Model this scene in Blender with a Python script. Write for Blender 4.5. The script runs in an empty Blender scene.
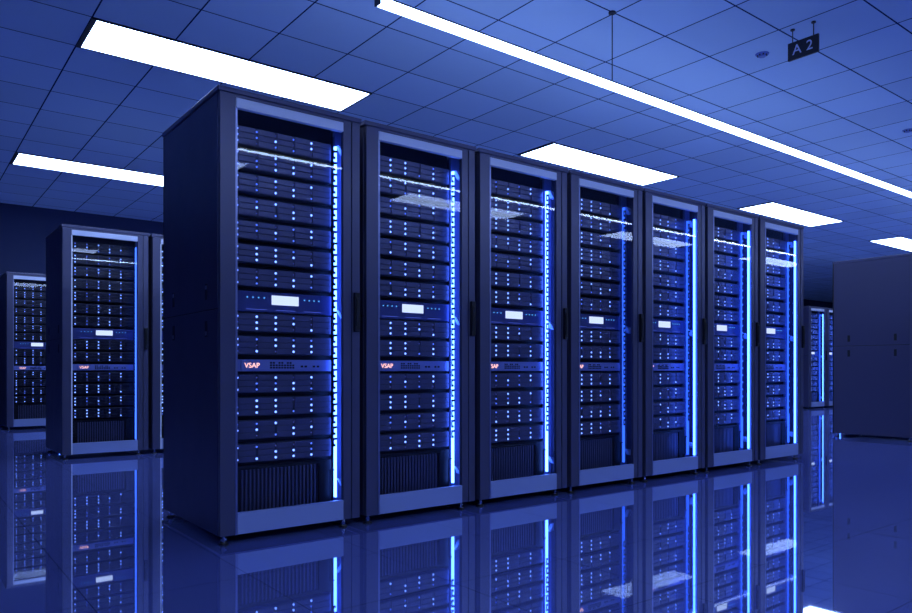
import bpy, bmesh, math, random
from mathutils import Vector, Matrix
random.seed(7)
D = bpy.data
S = bpy.context.scene
C = S.collection

# ------------------------------------------------------------------ measures (metres)
CAM_Z = 0.885
TILE = 0.6
TX, TY = 1.1632, 5.8782            # a joint of the tile lattice
CEIL = CAM_Z + 2.602
FL = .037                          # floor level in these measures; everything is dropped by it at the end
PITCH = 0.8084                     # rack to rack
ROW1 = (1.221, 3.436)
ROWS = 4.2

# ------------------------------------------------------------------ materials
def mat(name):
    m = D.materials.new(name); m.use_nodes = True
    m.node_tree.nodes.clear()
    return m, m.node_tree.nodes, m.node_tree.links

def principled(name, col, rough=.4, metal=0., spec=.5, bump=None, noise=0.):
    m, n, l = mat(name)
    o = n.new('ShaderNodeOutputMaterial'); b = n.new('ShaderNodeBsdfPrincipled')
    b.inputs['Base Color'].default_value = (*col, 1)
    b.inputs['Roughness'].default_value = rough
    b.inputs['Metallic'].default_value = metal
    b.inputs['Specular IOR Level'].default_value = spec
    if noise:
        t = n.new('ShaderNodeTexCoord'); x = n.new('ShaderNodeTexNoise'); x.inputs['Scale'].default_value = 6
        x.inputs['Detail'].default_value = 4
        r = n.new('ShaderNodeMapRange'); r.inputs['To Min'].default_value = rough - noise; r.inputs['To Max'].default_value = rough + noise
        l.new(t.outputs['Object'], x.inputs['Vector']); l.new(x.outputs['Fac'], r.inputs['Value']); l.new(r.outputs['Result'], b.inputs['Roughness'])
    l.new(b.outputs[0], o.inputs['Surface'])
    return m

def emission(name, col, k):
    m, n, l = mat(name)
    o = n.new('ShaderNodeOutputMaterial'); e = n.new('ShaderNodeEmission')
    e.inputs['Color'].default_value = (*col, 1); e.inputs['Strength'].default_value = k
    l.new(e.outputs[0], o.inputs['Surface'])
    return m

def tiled(name, base, joint, width, rough, gloss, gloss_rough=.03, mottling=.06):
    m, n, l = mat(name)
    o = n.new('ShaderNodeOutputMaterial')
    g = n.new('ShaderNodeNewGeometry'); sx = n.new('ShaderNodeSeparateXYZ'); l.new(g.outputs['Position'], sx.inputs[0])
    def m2(op, a, b=None):
        q = n.new('ShaderNodeMath'); q.operation = op
        for i, v in enumerate((a, b)):
            if v is None: continue
            if isinstance(v, (int, float)): q.inputs[i].default_value = v
            else: l.new(v, q.inputs[i])
        return q.outputs[0]
    masks, ids = [], []
    for ax, off in (('X', TX), ('Y', TY)):
        u = m2('DIVIDE', m2('SUBTRACT', sx.outputs[ax], off - 60 * TILE), TILE)
        fr = m2('FRACT', u)
        dd = m2('MINIMUM', fr, m2('SUBTRACT', 1.0, fr))
        masks.append(m2('LESS_THAN', dd, width / 2 / TILE)); ids.append(m2('FLOOR', u))
    mask = m2('MAXIMUM', masks[0], masks[1])
    cv = n.new('ShaderNodeCombineXYZ'); l.new(ids[0], cv.inputs[0]); l.new(ids[1], cv.inputs[1])
    wn = n.new('ShaderNodeTexWhiteNoise'); wn.noise_dimensions = '2D'; l.new(cv.outputs[0], wn.inputs['Vector'])
    r = n.new('ShaderNodeMapRange'); r.inputs['To Min'].default_value = 1 - mottling; r.inputs['To Max'].default_value = 1 + mottling
    l.new(wn.outputs['Value'], r.inputs['Value'])
    sc = n.new('ShaderNodeVectorMath'); sc.operation = 'SCALE'; sc.inputs[0].default_value = base; l.new(r.outputs[0], sc.inputs['Scale'])
    mx = n.new('ShaderNodeMix'); mx.data_type = 'RGBA'; l.new(mask, mx.inputs['Factor'])
    l.new(sc.outputs[0], mx.inputs['A']); mx.inputs['B'].default_value = (*joint, 1)
    df = n.new('ShaderNodeBsdfDiffuse'); l.new(mx.outputs['Result'], df.inputs['Color']); df.inputs['Roughness'].default_value = rough
    if gloss:
        gl = n.new('ShaderNodeBsdfGlossy'); gl.inputs['Roughness'].default_value = gloss_rough
        gl.inputs['Color'].default_value = (.78, .86, 1, 1)
        lw = n.new('ShaderNodeLayerWeight'); lw.inputs['Blend'].default_value = .5
        p = m2('POWER', lw.outputs['Facing'], 3.0)
        fac = m2('MULTIPLY', m2('ADD', gloss, m2('MULTIPLY', p, .45)), m2('SUBTRACT', 1.0, m2('MULTIPLY', mask, .35)))
        ms = n.new('ShaderNodeMixShader'); l.new(fac, ms.inputs[0]); l.new(df.outputs[0], ms.inputs[1]); l.new(gl.outputs[0], ms.inputs[2])
        l.new(ms.outputs[0], o.inputs['Surface'])
    else:
        l.new(df.outputs[0], o.inputs['Surface'])
    return m

def glass_mat(name, tint, f0):
    m, n, l = mat(name)
    o = n.new('ShaderNodeOutputMaterial')
    lw = n.new('ShaderNodeLayerWeight'); lw.inputs['Blend'].default_value = .5
    p = n.new('ShaderNodeMath'); p.operation = 'POWER'; l.new(lw.outputs['Facing'], p.inputs[0]); p.inputs[1].default_value = 4.0
    a = n.new('ShaderNodeMath'); a.operation = 'MULTIPLY_ADD'; l.new(p.outputs[0], a.inputs[0]); a.inputs[1].default_value = .35; a.inputs[2].default_value = f0
    t = n.new('ShaderNodeBsdfTransparent'); t.inputs[0].default_value = (*tint, 1)
    g = n.new('ShaderNodeBsdfGlossy'); g.inputs['Roughness'].default_value = .015; g.inputs['Color'].default_value = (1, 1, 1, 1)
    x = n.new('ShaderNodeMixShader'); l.new(a.outputs[0], x.inputs[0]); l.new(t.outputs[0], x.inputs[1]); l.new(g.outputs[0], x.inputs[2])
    l.new(x.outputs[0], o.inputs['Surface'])
    return m

M = {
 'ceiling': tiled('ceiling_tiles', (.47, .62, .86), (.010, .022, .12), .012, 1, 0),
 'floor': tiled('floor_tiles', (.18, .225, .62), (.05, .07, .22), .005, .3, .40, .02, .03),
 'wall': principled('wall_paint', (.03, .05, .16), .7, noise=.1),
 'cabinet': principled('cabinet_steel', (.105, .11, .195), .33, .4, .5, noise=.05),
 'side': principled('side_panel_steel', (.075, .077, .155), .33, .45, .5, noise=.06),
 'dark': principled('black_steel', (.006, .007, .014), .45, .2),
 'silver': principled('brushed_aluminium', (.72, .78, .95), .42, .3, noise=.08),
 'chrome': principled('chrome', (.8, .82, .9), .15, 1),
 'trim': principled('satin_edge', (.30, .34, .60), .3, .8),
 'server': principled('server_bezel', (.05, .055, .10), .38, .3, .5, noise=.06),
 'tray': principled('drive_tray', (.115, .12, .22), .33, .4, .5),
 'panel': principled('display_bezel', (.05, .07, .26), .35, .2),
 'appliance': principled('appliance_bezel', (.22, .27, .62), .4, .2),
 'latch_metal': principled('latch_plate_metal', (.20, .21, .34), .4),
 'plastic': principled('pale_plastic', (.5, .65, .95), .5),
 'cable': principled('cable_jacket', (.01, .015, .04), .5),
 'liner': principled('rack_liner', (.20, .26, .60), .6),
 'glass': glass_mat('door_glass', (.95, .96, .99), .016),
 'screen': emission('lit_screen', (.60, .72, 1.), 1.3),
 'indicator': emission('indicator_teal', (.10, .42, 1.), 1.1),
 'shaded_tray': principled('shaded_drive_tray', (.012, .014, .035), .35),  # darkened tray copy: the left racks' shade is put into the colour
 'highlight_trim': principled('highlight_edge_trim', (.85, .9, .98), .3),  # paler trim copy with the reflected highlight painted into its colour
 'bounce_pale': principled('bounce_plate_pale', (.78, .82, .90), .6),  # for the added light-bouncing plates on the rack tops
 'line': emission('faint_lit_print', (.10, .16, .85), .7),
 'led': emission('status_light_bright', (.17, .31, 1.), 3.2),
 'led_mid': emission('status_light_soft', (.09, .19, 1.), 1.5),
 'led_dim': emission('status_light_dim', (.10, .13, .60), .5),
 'red': emission('glowing_logo', (1., .50, .44), 2.0),
 'strip': emission('blue_strip', (.075, .20, 1.), 12.0),
 'strip_soft': emission('blue_strip_soft', (.03, .13, 1.), 1.8),
 'tube_deep': emission('deep_blue_tube', (.05, .15, 1.), 3.2),
 'tube': emission('blue_tube', (.045, .15, 1.), 13.0),
 'diffuser': emission('ceiling_diffuser', (.42, .575, 1.), 14.5),
 'pendant': emission('pendant_diffuser', (.43, .59, 1.), 13.0),
 'pendant_strong': emission('pendant_diffuser_narrow', (.5, .66, 1.), 32.0),
 'frame': principled('light_frame', (.006, .008, .02), .5),
 'signboard': principled('sign_board', (.008, .008, .018), .45),
 'letters': principled('sign_letters', (.55, .60, .85), .5),
 'detector': principled('detector_plastic', (.10, .17, .50), .5),
}

# ------------------------------------------------------------------ helpers
def box(bm, x0, x1, y0, y1, z0, z1, bev=0.):
    r = bmesh.ops.create_cube(bm, size=1.0)
    vs = r['verts']
    for v in vs:
        v.co = Vector(((x0 + x1) / 2 + v.co.x * (x1 - x0), (y0 + y1) / 2 + v.co.y * (y1 - y0), (z0 + z1) / 2 + v.co.z * (z1 - z0)))
    if bev:
        es = list({e for v in vs for e in v.link_edges})
        bmesh.ops.bevel(bm, geom=es, offset=bev, segments=2, affect='EDGES', profile=.5)

def cyl(bm, x, y, z0, z1, r, seg=16, r2=None):
    bmesh.ops.create_cone(bm, cap_ends=True, segments=seg, radius1=r, radius2=r if r2 is None else r2, depth=z1 - z0,
                          matrix=Matrix.Translation((x, y, (z0 + z1) / 2)))

def mesh(name, bm, m):
    me = D.meshes.new(name); bm.normal_update(); bm.to_mesh(me); bm.free()
    me.materials.append(M[m] if isinstance(m, str) else m)
    return me

def link(name, me, parent=None, loc=None, label=None):
    o = D.objects.new(name, me); C.objects.link(o); o.parent = parent
    if loc: o.location = loc
    if label: o['label'] = label
    return o

def build(name, m, parent, *boxes, bev=0., label=None, loc=None):
    bm = bmesh.new()
    for b in boxes: box(bm, *b, bev=bev)
    return link(name, mesh(name, bm, m), parent, loc, label)

def thing(name, label, cat, loc=(0, 0, 0), group=None):
    o = D.objects.new(name, None); C.objects.link(o); o.location = loc
    o.empty_display_size = .1
    o['label'] = label; o['category'] = cat
    if group: o['group'] = group
    return o

def struct(name, me, loc=None):
    o = link(name, me, None, loc); o['kind'] = 'structure'
    return o

def copy_tree(o, parent=None):
    c = o.copy(); C.objects.link(c); c.parent = parent
    for ch in kids.get(o.name, []) if o.name in kids else list(o.children):
        copy_tree(ch, c)
    return c
kids = {}

# ------------------------------------------------------------------ the room
def slab(name, m, x0, x1, y0, y1, z0, z1):
    bm = bmesh.new(); box(bm, x0, x1, y0, y1, z0, z1); return struct(name, mesh(name, bm, m))
RX0, RX1, RY0, RY1 = -5.0, 30.0, -6.0, 13.3
slab('floor', 'floor', RX0, RX1, RY0, RY1, -.1, 0)
slab('ceiling', 'ceiling', RX0, RX1, RY0, RY1, CEIL, CEIL + .1)
slab('wall_back', 'wall', RX0, RX1, RY1, RY1 + .1, -.1, CEIL + .1)
slab('wall_front', 'wall', RX0, RX1, RY0 - .1, RY0, -.1, CEIL + .1)
slab('wall_left', 'wall', RX0 - .1, RX0, RY0, RY1, -.1, CEIL + .1)
slab('wall_right', 'wall', RX1, RX1 + .1, RY0, RY1, -.1, CEIL + .1)

# ------------------------------------------------------------------ ceiling lights: four tiles long, one wide
def ceiling_light(i, y, label, group=None):
    x = TX + i * TILE
    t = thing('ceiling_light', label, 'ceiling light', (x, y, CEIL), group)
    L, W_ = 4 * TILE, TILE
    build('light_frame', 'frame', t, (0, L, 0, .012, -.012, 0), (0, L, W_ - .012, W_, -.012, 0), (0, .034, .012, W_ - .012, -.012, 0), (L - .016, L, .012, W_ - .012, -.012, 0))
    build('light_diffuser', 'diffuser', t, (.034, L - .016, .012, W_ - .012, -.006, 0))
    return t
N = TY; Fy = TY + 7 * TILE; Bk = TY - 14 * TILE
ceiling_light(0, N, 'long lit ceiling panel directly above the nearest rack, largest in view')
ceiling_light(8, N, 'lit white ceiling panel above the middle racks of the front row')
ceiling_light(16, N, 'lit white ceiling panel above the far end of the front row')
ceiling_light(24, N, 'lit ceiling panel cut by the right edge, above the dark side panel at right')
ceiling_light(0, Fy, 'narrow lit ceiling panel at far left, behind the nearest rack')
for i in (-8, 0, 8, 16, 24):
    ceiling_light(i, Bk, 'lit ceiling panel over the aisle in front, seen mirrored in the glass doors', 'ceiling panels over the front aisle')

# ------------------------------------------------------------------ pendant line lights
def pendant(x0, x1, y, z, wires, label, w=.052, m='pendant', hw=.6):
    t = thing('pendant_light', label, 'pendant light', (x0, y, z))
    L = x1 - x0; dz = w * .45
    build('light_housing', 'frame', t, (0, L, -w * hw / 2, w * hw / 2, dz * .8, dz * .8 + .012), (-.012, 0, -w / 2, w / 2, -dz, dz))
    build('light_diffuser', m, t, (0, L, -w / 2, w / 2, -dz, dz * .8), bev=w * .18)
    for wx in wires:
        bm = bmesh.new(); cyl(bm, wx - x0, 0, dz * .8, CEIL - z - .012, .0035, 8)
        link('suspension_wire', mesh('suspension_wire', bm, 'frame'), t)
        bm = bmesh.new(); cyl(bm, wx - x0, 0, CEIL - z - .012, CEIL - z, .026, 20)
        link('ceiling_cap', mesh('ceiling_cap', bm, 'frame'), t)
    return t
pendant(2.15, 14.15, 3.478, 2.948, (4.137, 10.137), 'long bright line light hung on a thin wire across the upper right ceiling')
pendant(-1.0, 15.0, .262, 2.955, (1.0, 6.0, 11.0), 'line light over the front aisle, seen as thin bright streaks in the glass doors', w=.020, m='pendant_strong', hw=7.0)  # unseen housing, widened to keep this light off the ceiling

# ------------------------------------------------------------------ rack prototype
def make_rack():
    t = thing('server_rack', 'x', 'server rack')
    X0, X1, DP = .014, .786, .915
    # left and right skins, each with a seam and four latch slots
    for s in (0, 1):
        xa, xb = (X0, X0 + .018) if s == 0 else (X1 - .018, X1)
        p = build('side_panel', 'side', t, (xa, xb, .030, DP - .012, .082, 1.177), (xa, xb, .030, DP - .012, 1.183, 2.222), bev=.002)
        build('seam_backing', 'dark', p, (xa + .003, xb - .003, .032, DP - .014, 1.17, 1.19))
        for y in (.186, .719):
            for za, zb, d in ((1.232, 1.312, 0), (1.047, 1.127, 1)):
                xo, xi = (X0 - .0025, X0 + .002) if s == 0 else (X1 - .002, X1 + .0025)
                zs = (za, za + .045) if d == 0 else (zb - .045, zb)
                ring = 1 if xo < .4 else -1
                lt = build('latch', 'dark', p, (xo, xi, y - .015, y + .015, za, zb))
                zp = (za + .052, zb - .008) if d == 0 else (za + .008, zb - .052)
                build('latch_plate', 'latch_metal', lt, (min(xo - .001 * ring, xi), max(xo - .001 * ring, xi), y - .012, y + .012, *zp), bev=.0008)
    build('top_cover', 'cabinet', t, (.007, .797, .0, DP, 2.224, 2.250), bev=.004)
    build('bounce_plate', 'bounce_pale', t, (.02, .784, .02, DP - .02, 2.2505, 2.253))  # unseen pale reflector, added to bounce light up to the ceiling
    build('rear_panel', 'dark', t, (X0, X1, DP - .012, DP, .082, 2.223))
    build('base_plate', 'dark', t, (X0 + .02, X1 - .02, .02, DP - .014, .084, .10))
    # glazed front door: posts, header, kick panel, pane
    build('front_post', 'cabinet', t, (.016, .094, 0, .030, .082, 2.222), bev=.003)
    build('front_post', 'cabinet', t, (.684, .733, .004, .030, .082, 2.222), (.735, .784, 0, .030, .082, 2.222), bev=.003)
    build('edge_trim', 'trim', t, (.0905, .101, -.003, .022, .082, 2.155))
    build('header_rail', 'cabinet', t, (.095, .6835, .004, .030, 2.206, 2.222))
    build('header_bar', 'silver', t, (.096, .683, -.002, .026, 2.157, 2.2055), bev=.002, label='pale aluminium bar across the top of the glass door')
    build('kick_panel', 'silver_kick', t, (.1015, .683, -.002, .026, .083, .187), bev=.002, label='flat metal panel below the glass door')
    build('glass_door', 'glass', t, (.1015, .6838, .010, .014, .1875, 2.1565))
    h = build('door_handle', 'dark', t, (.742, .776, -.020, -.001, 1.09, 1.30), bev=.004, label='dark vertical handle')
    build('handle_grip', 'dark', h, (.748, .766, -.026, -.0205, 1.12, 1.27), bev=.002)
    # inside: rails, liner, light strip, cables
    build('mounting_rail', 'liner', t, (.032, .070, .118, .14, .10, 2.22))
    build('mounting_rail', 'liner', t, (.702, .768, .135, .155, .10, 2.22))
    build('inner_shroud', 'dark', t, (.071, .700, .175, .18, .10, 2.22))
    build('light_strip', 'strip', t, (.6815, .6905, .088, .106, .19, 2.10), label='glowing blue vertical light strip beside the servers')
    # cable rings in front of the strip
    bm = bmesh.new()
    nseg = 26
    for k in range(nseg):
        z = .47 + k * (2.09 - .47) / nseg
        pts = [(.674, 0), (.665, .010), (.665, .034), (.674, .044), (.683, .036)]
        for (a, za), (b, zb) in zip(pts[:-1], pts[1:]):
            xa, xb = min(a, b) - .0022, max(a, b) + .0022
            box(bm, xa, xb, .074, .080, z + za - .0015 if za < zb else z + zb - .0015, z + max(za, zb) + .0015)
    link('cable_rings', mesh('cable_rings', bm, 'cable'), t)
    # bundle loop at the foot of the strip
    bm = bmesh.new()
    box(bm, .655, .660, .098, .104, .19, .335); box(bm, .655, .690, .098, .104, .335, .341); box(bm, .690, .695, .098, .104, .20, .341)
    link('cable_bundle', mesh('cable_bundle', bm, 'cable'), t)
    for z in (2.085, 1.19, .275):
        bm = bmesh.new()
        vs = [bm.verts.new(v) for v in ((.6925, .07, z + .018), (.742, .07, z + .008), (.742, .07, z - .034), (.722, .07, z - .028))]
        f = bm.faces.new(vs)
        e = bmesh.ops.extrude_face_region(bm, geom=[f]); bmesh.ops.translate(bm, vec=(0, .03, 0), verts=[v for v in e['geom'] if isinstance(v, bmesh.types.BMVert)])
        bmesh.ops.recalc_face_normals(bm, faces=bm.faces)
        link('cable_clip', mesh('cable_clip', bm, 'plastic'), t)
    # vent panel
    v = build('vent_panel', 'dark', t, (.072, .673, .128, .135, .15, .395), (.072, .16, .118, .128, .15, .395), (.16, .60, .118, .128, .378, .395), (.60, .673, .118, .128, .15, .395))
    bm = bmesh.new()
    for k in range(20):
        x = .168 + k * .0212
        box(bm, x, x + .010, .119, .1275, .165, .375)
    link('vent_slats', mesh('vent_slats', bm, 'tray'), v)
    for x in (.045, .70):
        for y in (.035, DP - .045):
            bm = bmesh.new(); cyl(bm, x, y, FL, FL + .010, .026, 20, .020)
            ft = link('levelling_foot', mesh('levelling_foot', bm, 'dark'), t)
            bm = bmesh.new(); cyl(bm, x, y, FL + .010, .084, .009, 12); cyl(bm, x, y, .058, .066, .015, 6)
            link('foot_stem', mesh('foot_stem', bm, 'chrome'), ft, label='bright metal stem')
    return t

M['silver_kick'] = principled('kick_panel_metal', (.34, .42, .70), .42, .3, noise=.06)

TUBES = {}
def make_tube(parent, kind):
    if kind not in TUBES:
        bm = bmesh.new(); cyl(bm, .672, .026, .192, 2.10, .0085 if kind == 'tube' else .0045, 14)
        TUBES[kind] = mesh('light_tube', bm, kind)
    link('light_tube', TUBES[kind], parent, label='bright blue vertical tube at the right of the glass')
def swap(r, part, m):
    for ch in r.children:
        if ch.name.split('.')[0] == part:
            ch.data = ch.data.copy(); ch.data.materials[0] = M[m]
rack_proto = make_rack()

# ------------------------------------------------------------------ what sits in a rack
UX0, UX1, UY = .071, .673, .118
LEDX = (.145, .248, .351, .451, .554)
chassis_bm = bmesh.new()
box(chassis_bm, UX0, UX1, UY + .004, .172, .002, .098, bev=.0015)
CH = mesh('chassis', chassis_bm, 'server')
bm = bmesh.new()
edges = (.0745, .1395, .150) + ()
cols = [(.0745, .1385)] + [(LEDX[i] + .0065, LEDX[i + 1] - .0065) for i in range(4)] + [(LEDX[4] + .0065, .6700)]
for r in range(3):
    z0 = .006 + r * .0302
    for a, b in cols:
        box(bm, a, b, UY - .003, UY + .0039, z0, z0 + .0275, bev=.0012)
        box(bm, a + .006, b - .006, UY - .0045, UY - .0031, z0 + .004, z0 + .0075)
TR = mesh('drive_trays', bm, 'tray')
TR_SHADED = TR.copy(); TR_SHADED.materials[0] = M['shaded_tray']  # same trays with shade painted in, for the left racks
def led_mesh(mname, r):
    bm = bmesh.new()
    bmesh.ops.create_uvsphere(bm, u_segments=10, v_segments=6, radius=r)
    return mesh('status_light', bm, mname)
LED = [led_mesh('led', .0060), led_mesh('led_mid', .0050), led_mesh('led_dim', .0042)]
variants = []
for v in range(7):
    rnd = random.Random(40 + v)
    variants.append([[rnd.choices((0, 1, 2, 3), (6, 3, 3, 1.))[0] for r in range(3)] for c in range(5)])

def server(vi, rich, label, group, loc):
    t = thing('server_unit', label, 'server', loc, group)
    link('chassis', CH, t); link('drive_trays', TR_SHADED if 'left' in group or 'peeking' in group else TR, t)
    for c in range(5):
        for r in range(3):
            k = variants[vi][c][r]
            if k == 3: continue
            link('status_light', LED[k], t, (LEDX[c], UY + .0005, .0195 + r * .0302))
    return t

def merged_lights(vi, k):
    bm = bmesh.new()
    for c in range(5):
        for r in range(3):
            if variants[vi][c][r] == k:
                bmesh.ops.create_uvsphere(bm, u_segments=8, v_segments=5, radius=.0056, matrix=Matrix.Translation((LEDX[c], UY + .0005, .0195 + r * .0302)))
    return mesh('status_lights', bm, ('led', 'led_mid', 'led_dim')[k])
FAR = [[merged_lights(v, k) for k in (0, 1)] for v in range(7)]
def far_server(vi, label, group, loc):
    t = thing('server_unit', label, 'server', loc, group)
    link('chassis', CH, t); link('drive_trays', TR_SHADED if 'left' in group or 'peeking' in group else TR, t)
    link('status_lights', FAR[vi][0], t); link('faint_status_lights', FAR[vi][1], t)
    return t

def text_mesh(body, size, depth, m, space=1.):
    cu = D.curves.new('text', 'FONT'); cu.body = body; cu.size = size; cu.extrude = depth; cu.align_x = 'CENTER'; cu.align_y = 'CENTER'
    cu.space_character = space
    o = D.objects.new('tmp_text', cu); C.objects.link(o)
    dg = bpy.context.evaluated_depsgraph_get()
    me = D.meshes.new_from_object(o.evaluated_get(dg)); D.objects.remove(o)
    me.materials.clear(); me.materials.append(M[m])
    return me
# display unit
DP_CH = None
def display_parts():
    bm = bmesh.new(); box(bm, UX0, UX1, UY - .002, .172, .002, .106, bev=.002); ch = mesh('display_bezel', bm, 'panel')
    bm = bmesh.new(); box(bm, .327, .478, UY - .0045, UY - .0022, .042, .0905, bev=.0008); sc = mesh('screen', bm, 'screen')
    bm = bmesh.new(); bmesh.ops.create_uvsphere(bm, u_segments=10, v_segments=6, radius=.0042); dot = mesh('indicator_light', bm, 'indicator')
    bm = bmesh.new()
    for a, b in ((.19, .30), (.35, .46), (.51, .61)): box(bm, a, b, UY - .0030, UY - .0021, .013, .016)
    ln = mesh('printed_line', bm, 'line')
    return ch, sc, dot, ln
DC, DS, DD, DL = display_parts()
def display(label, group, loc, rich=True):
    t = thing('display_unit', label, 'control display', loc, group)
    link('display_bezel', DC, t); link('screen', DS, t, label='glowing white rectangular screen'); 
    link('printed_lines', DL, t)
    for x in (.197, .227, .257, .287, .512, .540, .568, .596):
        link('indicator_light', DD, t, (x, UY - .003, .075))
    return t
# thin appliance with glowing logo
bm = bmesh.new(); box(bm, UX0, UX1, UY + .002, .172, .002, .062, bev=.001); box(bm, .165, .645, UY - .003, UY + .0019, .008, .056, bev=.001)
AC = mesh('appliance_bezel', bm, 'appliance')
bm = bmesh.new()
rr = random.Random(5)
for k in range(9):
    for r in range(3):
        if r == 2 and k % 3 == 2: continue
        box(bm, .318 + k * .0155, .329 + k * .0155, UY - .0042, UY - .0031, .016 + r * .0125, .0245 + r * .0125)
for x in (.490, .512, .560, .584): box(bm, x, x + .014, UY - .0042, UY - .0031, .022, .032)
AH = mesh('port_holes', bm, 'dark')
AT = text_mesh('VSAP', .036, .0008, 'red')
def appliance(label, group, loc):
    t = thing('network_appliance', label, 'network device', loc, group)
    link('appliance_bezel', AC, t); link('port_holes', AH, t, label='dark rows of ports')
    o = link('glowing_logo', AT, t, (.222, UY - .0042, .031), label='glowing pinkish white letters'); o.rotation_euler = (math.pi / 2, 0, 0)
    return t

ZK = lambda z: CAM_Z + (z - CAM_Z) * 1.008
TOPZ = [ZK(z) for z in (2.113, 1.996, 1.878, 1.760, 1.642, 1.524, 1.405)]
MIDZ = [ZK(1.177), ZK(1.062)]
LOWZ = [ZK(z) for z in (.868, .751, .634, .517)]
ORD = ['topmost', 'second', 'third', 'fourth', 'fifth', 'sixth']
def fill(x, y, where, far=False, seed=0):
    rnd = random.Random(100 + seed)
    g = 'server units in ' + where
    def put(z, lab):
        vi = rnd.randrange(7)
        if far: far_server(vi, lab, g, (x, y, z - .098 - .006))
        else: server(vi, True, lab, g, (x, y, z - .098 - .006))
    for i, z in enumerate(TOPZ):
        pos = ('topmost server unit' if i == 0 else ORD[i] + ' server unit from the top' if i < 6 else 'server unit directly above the white display')
        put(z, f'{pos} in {where}')
    display(f'blue control panel with glowing white screen in {where}', 'control displays across the racks', (x, y, ZK(1.283) - .108))
    put(MIDZ[0], f'server unit directly below the white display in {where}')
    put(MIDZ[1], f'server unit directly above the red logo strip in {where}')
    appliance(f'thin blue network device with small glowing logo in {where}', 'thin network devices across the racks', (x, y, ZK(.937) - .063))
    low = ['server unit directly below the red logo strip', 'second server unit below the red logo strip', 'second server unit above the bottom vent panel', 'lowest server unit, just above the vent panel']
    for z, n in zip(LOWZ, low): put(z, f'{n} in {where}')

first = [True]
parts = list(rack_proto.children)
def rack(x, y, label, where, tube=False, far=False, group=None, seed=0, empty=False, k_soft=False):
    if first[0]:
        r = rack_proto; first[0] = False
    else:
        r = rack_proto.copy(); C.objects.link(r)
        for p in parts:
            c = p.copy(); C.objects.link(c); c.parent = r
            for q in list(p.children):
                d = q.copy(); C.objects.link(d); d.parent = c
    r.location = (x, y, 0); r['label'] = label; r['group'] = group or 'server racks'
    if tube: make_tube(r, 'tube' if tube is True else tube)
    if tube or k_soft: swap(r, 'light_strip', 'strip_soft')
    if not empty: fill(x, y, where, far, seed)
    return r
x1, y1 = ROW1
names = ['the nearest largest rack', 'the second front-row rack', 'the third front-row rack', 'the fourth front-row rack',
         'the fifth front-row rack', 'the sixth front-row rack', 'the last front-row rack']
labs = ['tall dark server rack nearest the camera, largest, showing its long left side panel',
        'tall glass-doored server rack second in the front row, beside the nearest one',
        'tall glass-doored server rack third in the front row from the left',
        'server rack in the middle of the front row of seven',
        'server rack fifth in the front row, first with a bright blue tube',
        'server rack with bright blue tube, second last in the front row',
        'smallest server rack ending the front row at right, with bright blue tube']
for k in range(7):
    rack(x1 + k * PITCH, y1, labs[k], names[k], tube=k >= 4, k_soft=k == 3, group='racks of the front row', seed=k)
# second row, left end
ra = rack(x1 + .018, y1 + 4.1977, 'dark server rack standing behind at left with a thin blue tube', 'the dark rack behind at left', tube='tube_deep', group='racks of the second row', seed=11)
rb = rack(x1 + .018 + PITCH, y1 + 4.1977, 'sliver of a server rack seen just left of the nearest rack', 'the rack peeking past the nearest', group='racks of the second row', seed=12)
for q in (ra, rb): swap(q, 'edge_trim', 'highlight_trim')  # painted highlight on the second-row trims
# third row, left end
rack(x1 + .018, y1 + 2 * 4.1977, 'small dark server rack cut by the left edge, farthest back', 'the rack at the left edge', far=True, group='racks of the third row', seed=13)
# second row, far right
rack(15.47, y1 + 4.1977, 'tiny distant blue-lit rack just right of the front row', 'the tiny distant rack', tube=True, far=True, group='distant racks on the right', seed=14)
rack(15.47 + PITCH, y1 + 4.1977, 'tiny distant rack half hidden by the large dark side panel', 'the half-hidden distant rack', tube=True, far=True, group='distant racks on the right', seed=15)
# next block of the front row: its side panel faces us
rack(9.415, y1, 'large dark rack at the right edge, showing only its plain side panel', '', empty=True, group='racks right of the cross aisle')

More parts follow.
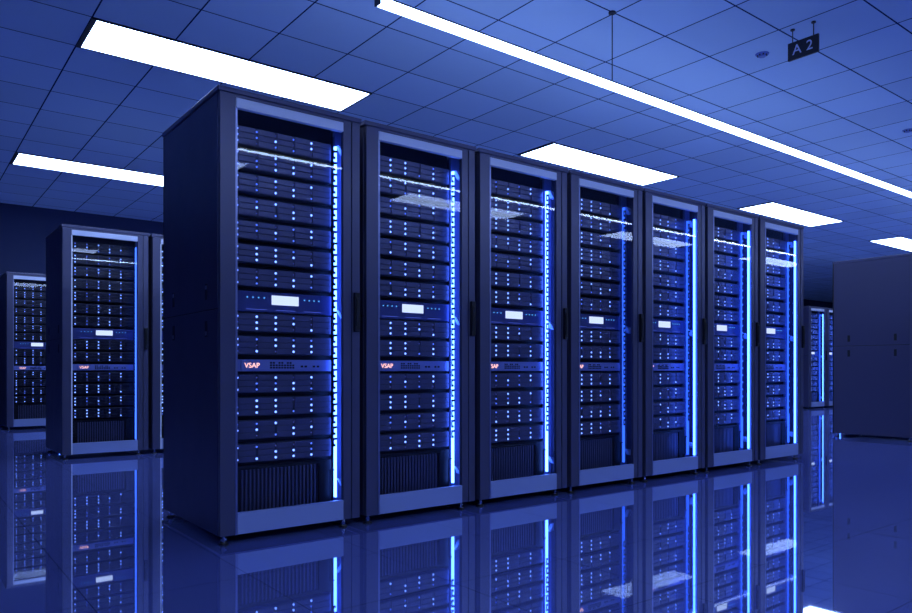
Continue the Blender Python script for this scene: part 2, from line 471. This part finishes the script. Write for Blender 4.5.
# ------------------------------------------------------------------ hanging sign
t = thing('hanging_sign', 'small black sign reading A 2 hung from the ceiling at upper right', 'sign', (5.44, 2.7275, CEIL))
build('sign_board', 'signboard', t, (-.009, .009, -.1165, .1165, -.237, -.102), bev=.002)
o = link('sign_letters', text_mesh('A 2', .105, .0015, 'letters', 1.05), t, (-.0115, 0, -.170), label='pale letter A and digit 2')
o.rotation_euler = (math.pi / 2, 0, -math.pi / 2)
for y in (-.0775, .0825):
    bm = bmesh.new(); cyl(bm, 0, y, -.102, -.010, .004, 8); link('hanging_rod', mesh('hanging_rod', bm, 'frame'), t)
    bm = bmesh.new(); cyl(bm, 0, y, -.010, 0, .016, 14); link('rod_cap', mesh('rod_cap', bm, 'frame'), t)

# ------------------------------------------------------------------ ceiling sensors
def detector(x, y, label):
    t = thing('smoke_detector', label, 'smoke detector', (x, y, CEIL))
    bm = bmesh.new(); cyl(bm, 0, 0, -.008, 0, .050, 32, .054); link('mounting_ring', mesh('mounting_ring', bm, 'detector'), t)
    bm = bmesh.new(); cyl(bm, 0, 0, -.024, -.008, .028, 24, .038)
    s = link('sensor_body', mesh('sensor_body', bm, 'detector'), t)
    bm = bmesh.new()
    for k in range(8):
        a = k * math.pi / 4
        box(bm, math.cos(a) * .034 - .005, math.cos(a) * .034 + .005, math.sin(a) * .034 - .005, math.sin(a) * .034 + .005, -.019, -.0075)
    link('sensor_slots', mesh('sensor_slots', bm, 'frame'), s)
detector(5.663, 3.182, 'round ceiling smoke detector beside the hanging sign')
detector(8.71, 3.22, 'round ceiling smoke detector at the right edge of the view')

# ------------------------------------------------------------------ camera and view
cam = D.cameras.new('camera'); co = D.objects.new('camera', cam); C.objects.link(co); S.camera = co
cam.sensor_width = 36; cam.lens = 726.0 * 36 / 912
cam.shift_y = (369.57 - 306.5) / 912
co.location = (0, 0, CAM_Z); co.rotation_euler = (math.pi / 2, 0, -.6598)
for o in C.objects:
    if o.parent is None and o.name != 'floor' and not o.name.startswith('wall'): o.location.z -= FL
cam.clip_start = .02; cam.clip_end = 100
w = D.worlds.new('world'); S.world = w; w.use_nodes = True
w.node_tree.nodes['Background'].inputs[0].default_value = (0.01, .02, .1, 1)
w.node_tree.nodes['Background'].inputs[1].default_value = 0.
S.view_settings.view_transform = 'Standard'; S.view_settings.look = 'None'
S.view_settings.exposure = 0; S.view_settings.gamma = 1; S.view_settings.use_curve_mapping = False
S.cycles.use_denoising = True
S.cycles.max_bounces = 10; S.cycles.transparent_max_bounces = 24; S.cycles.sample_clamp_indirect = 6
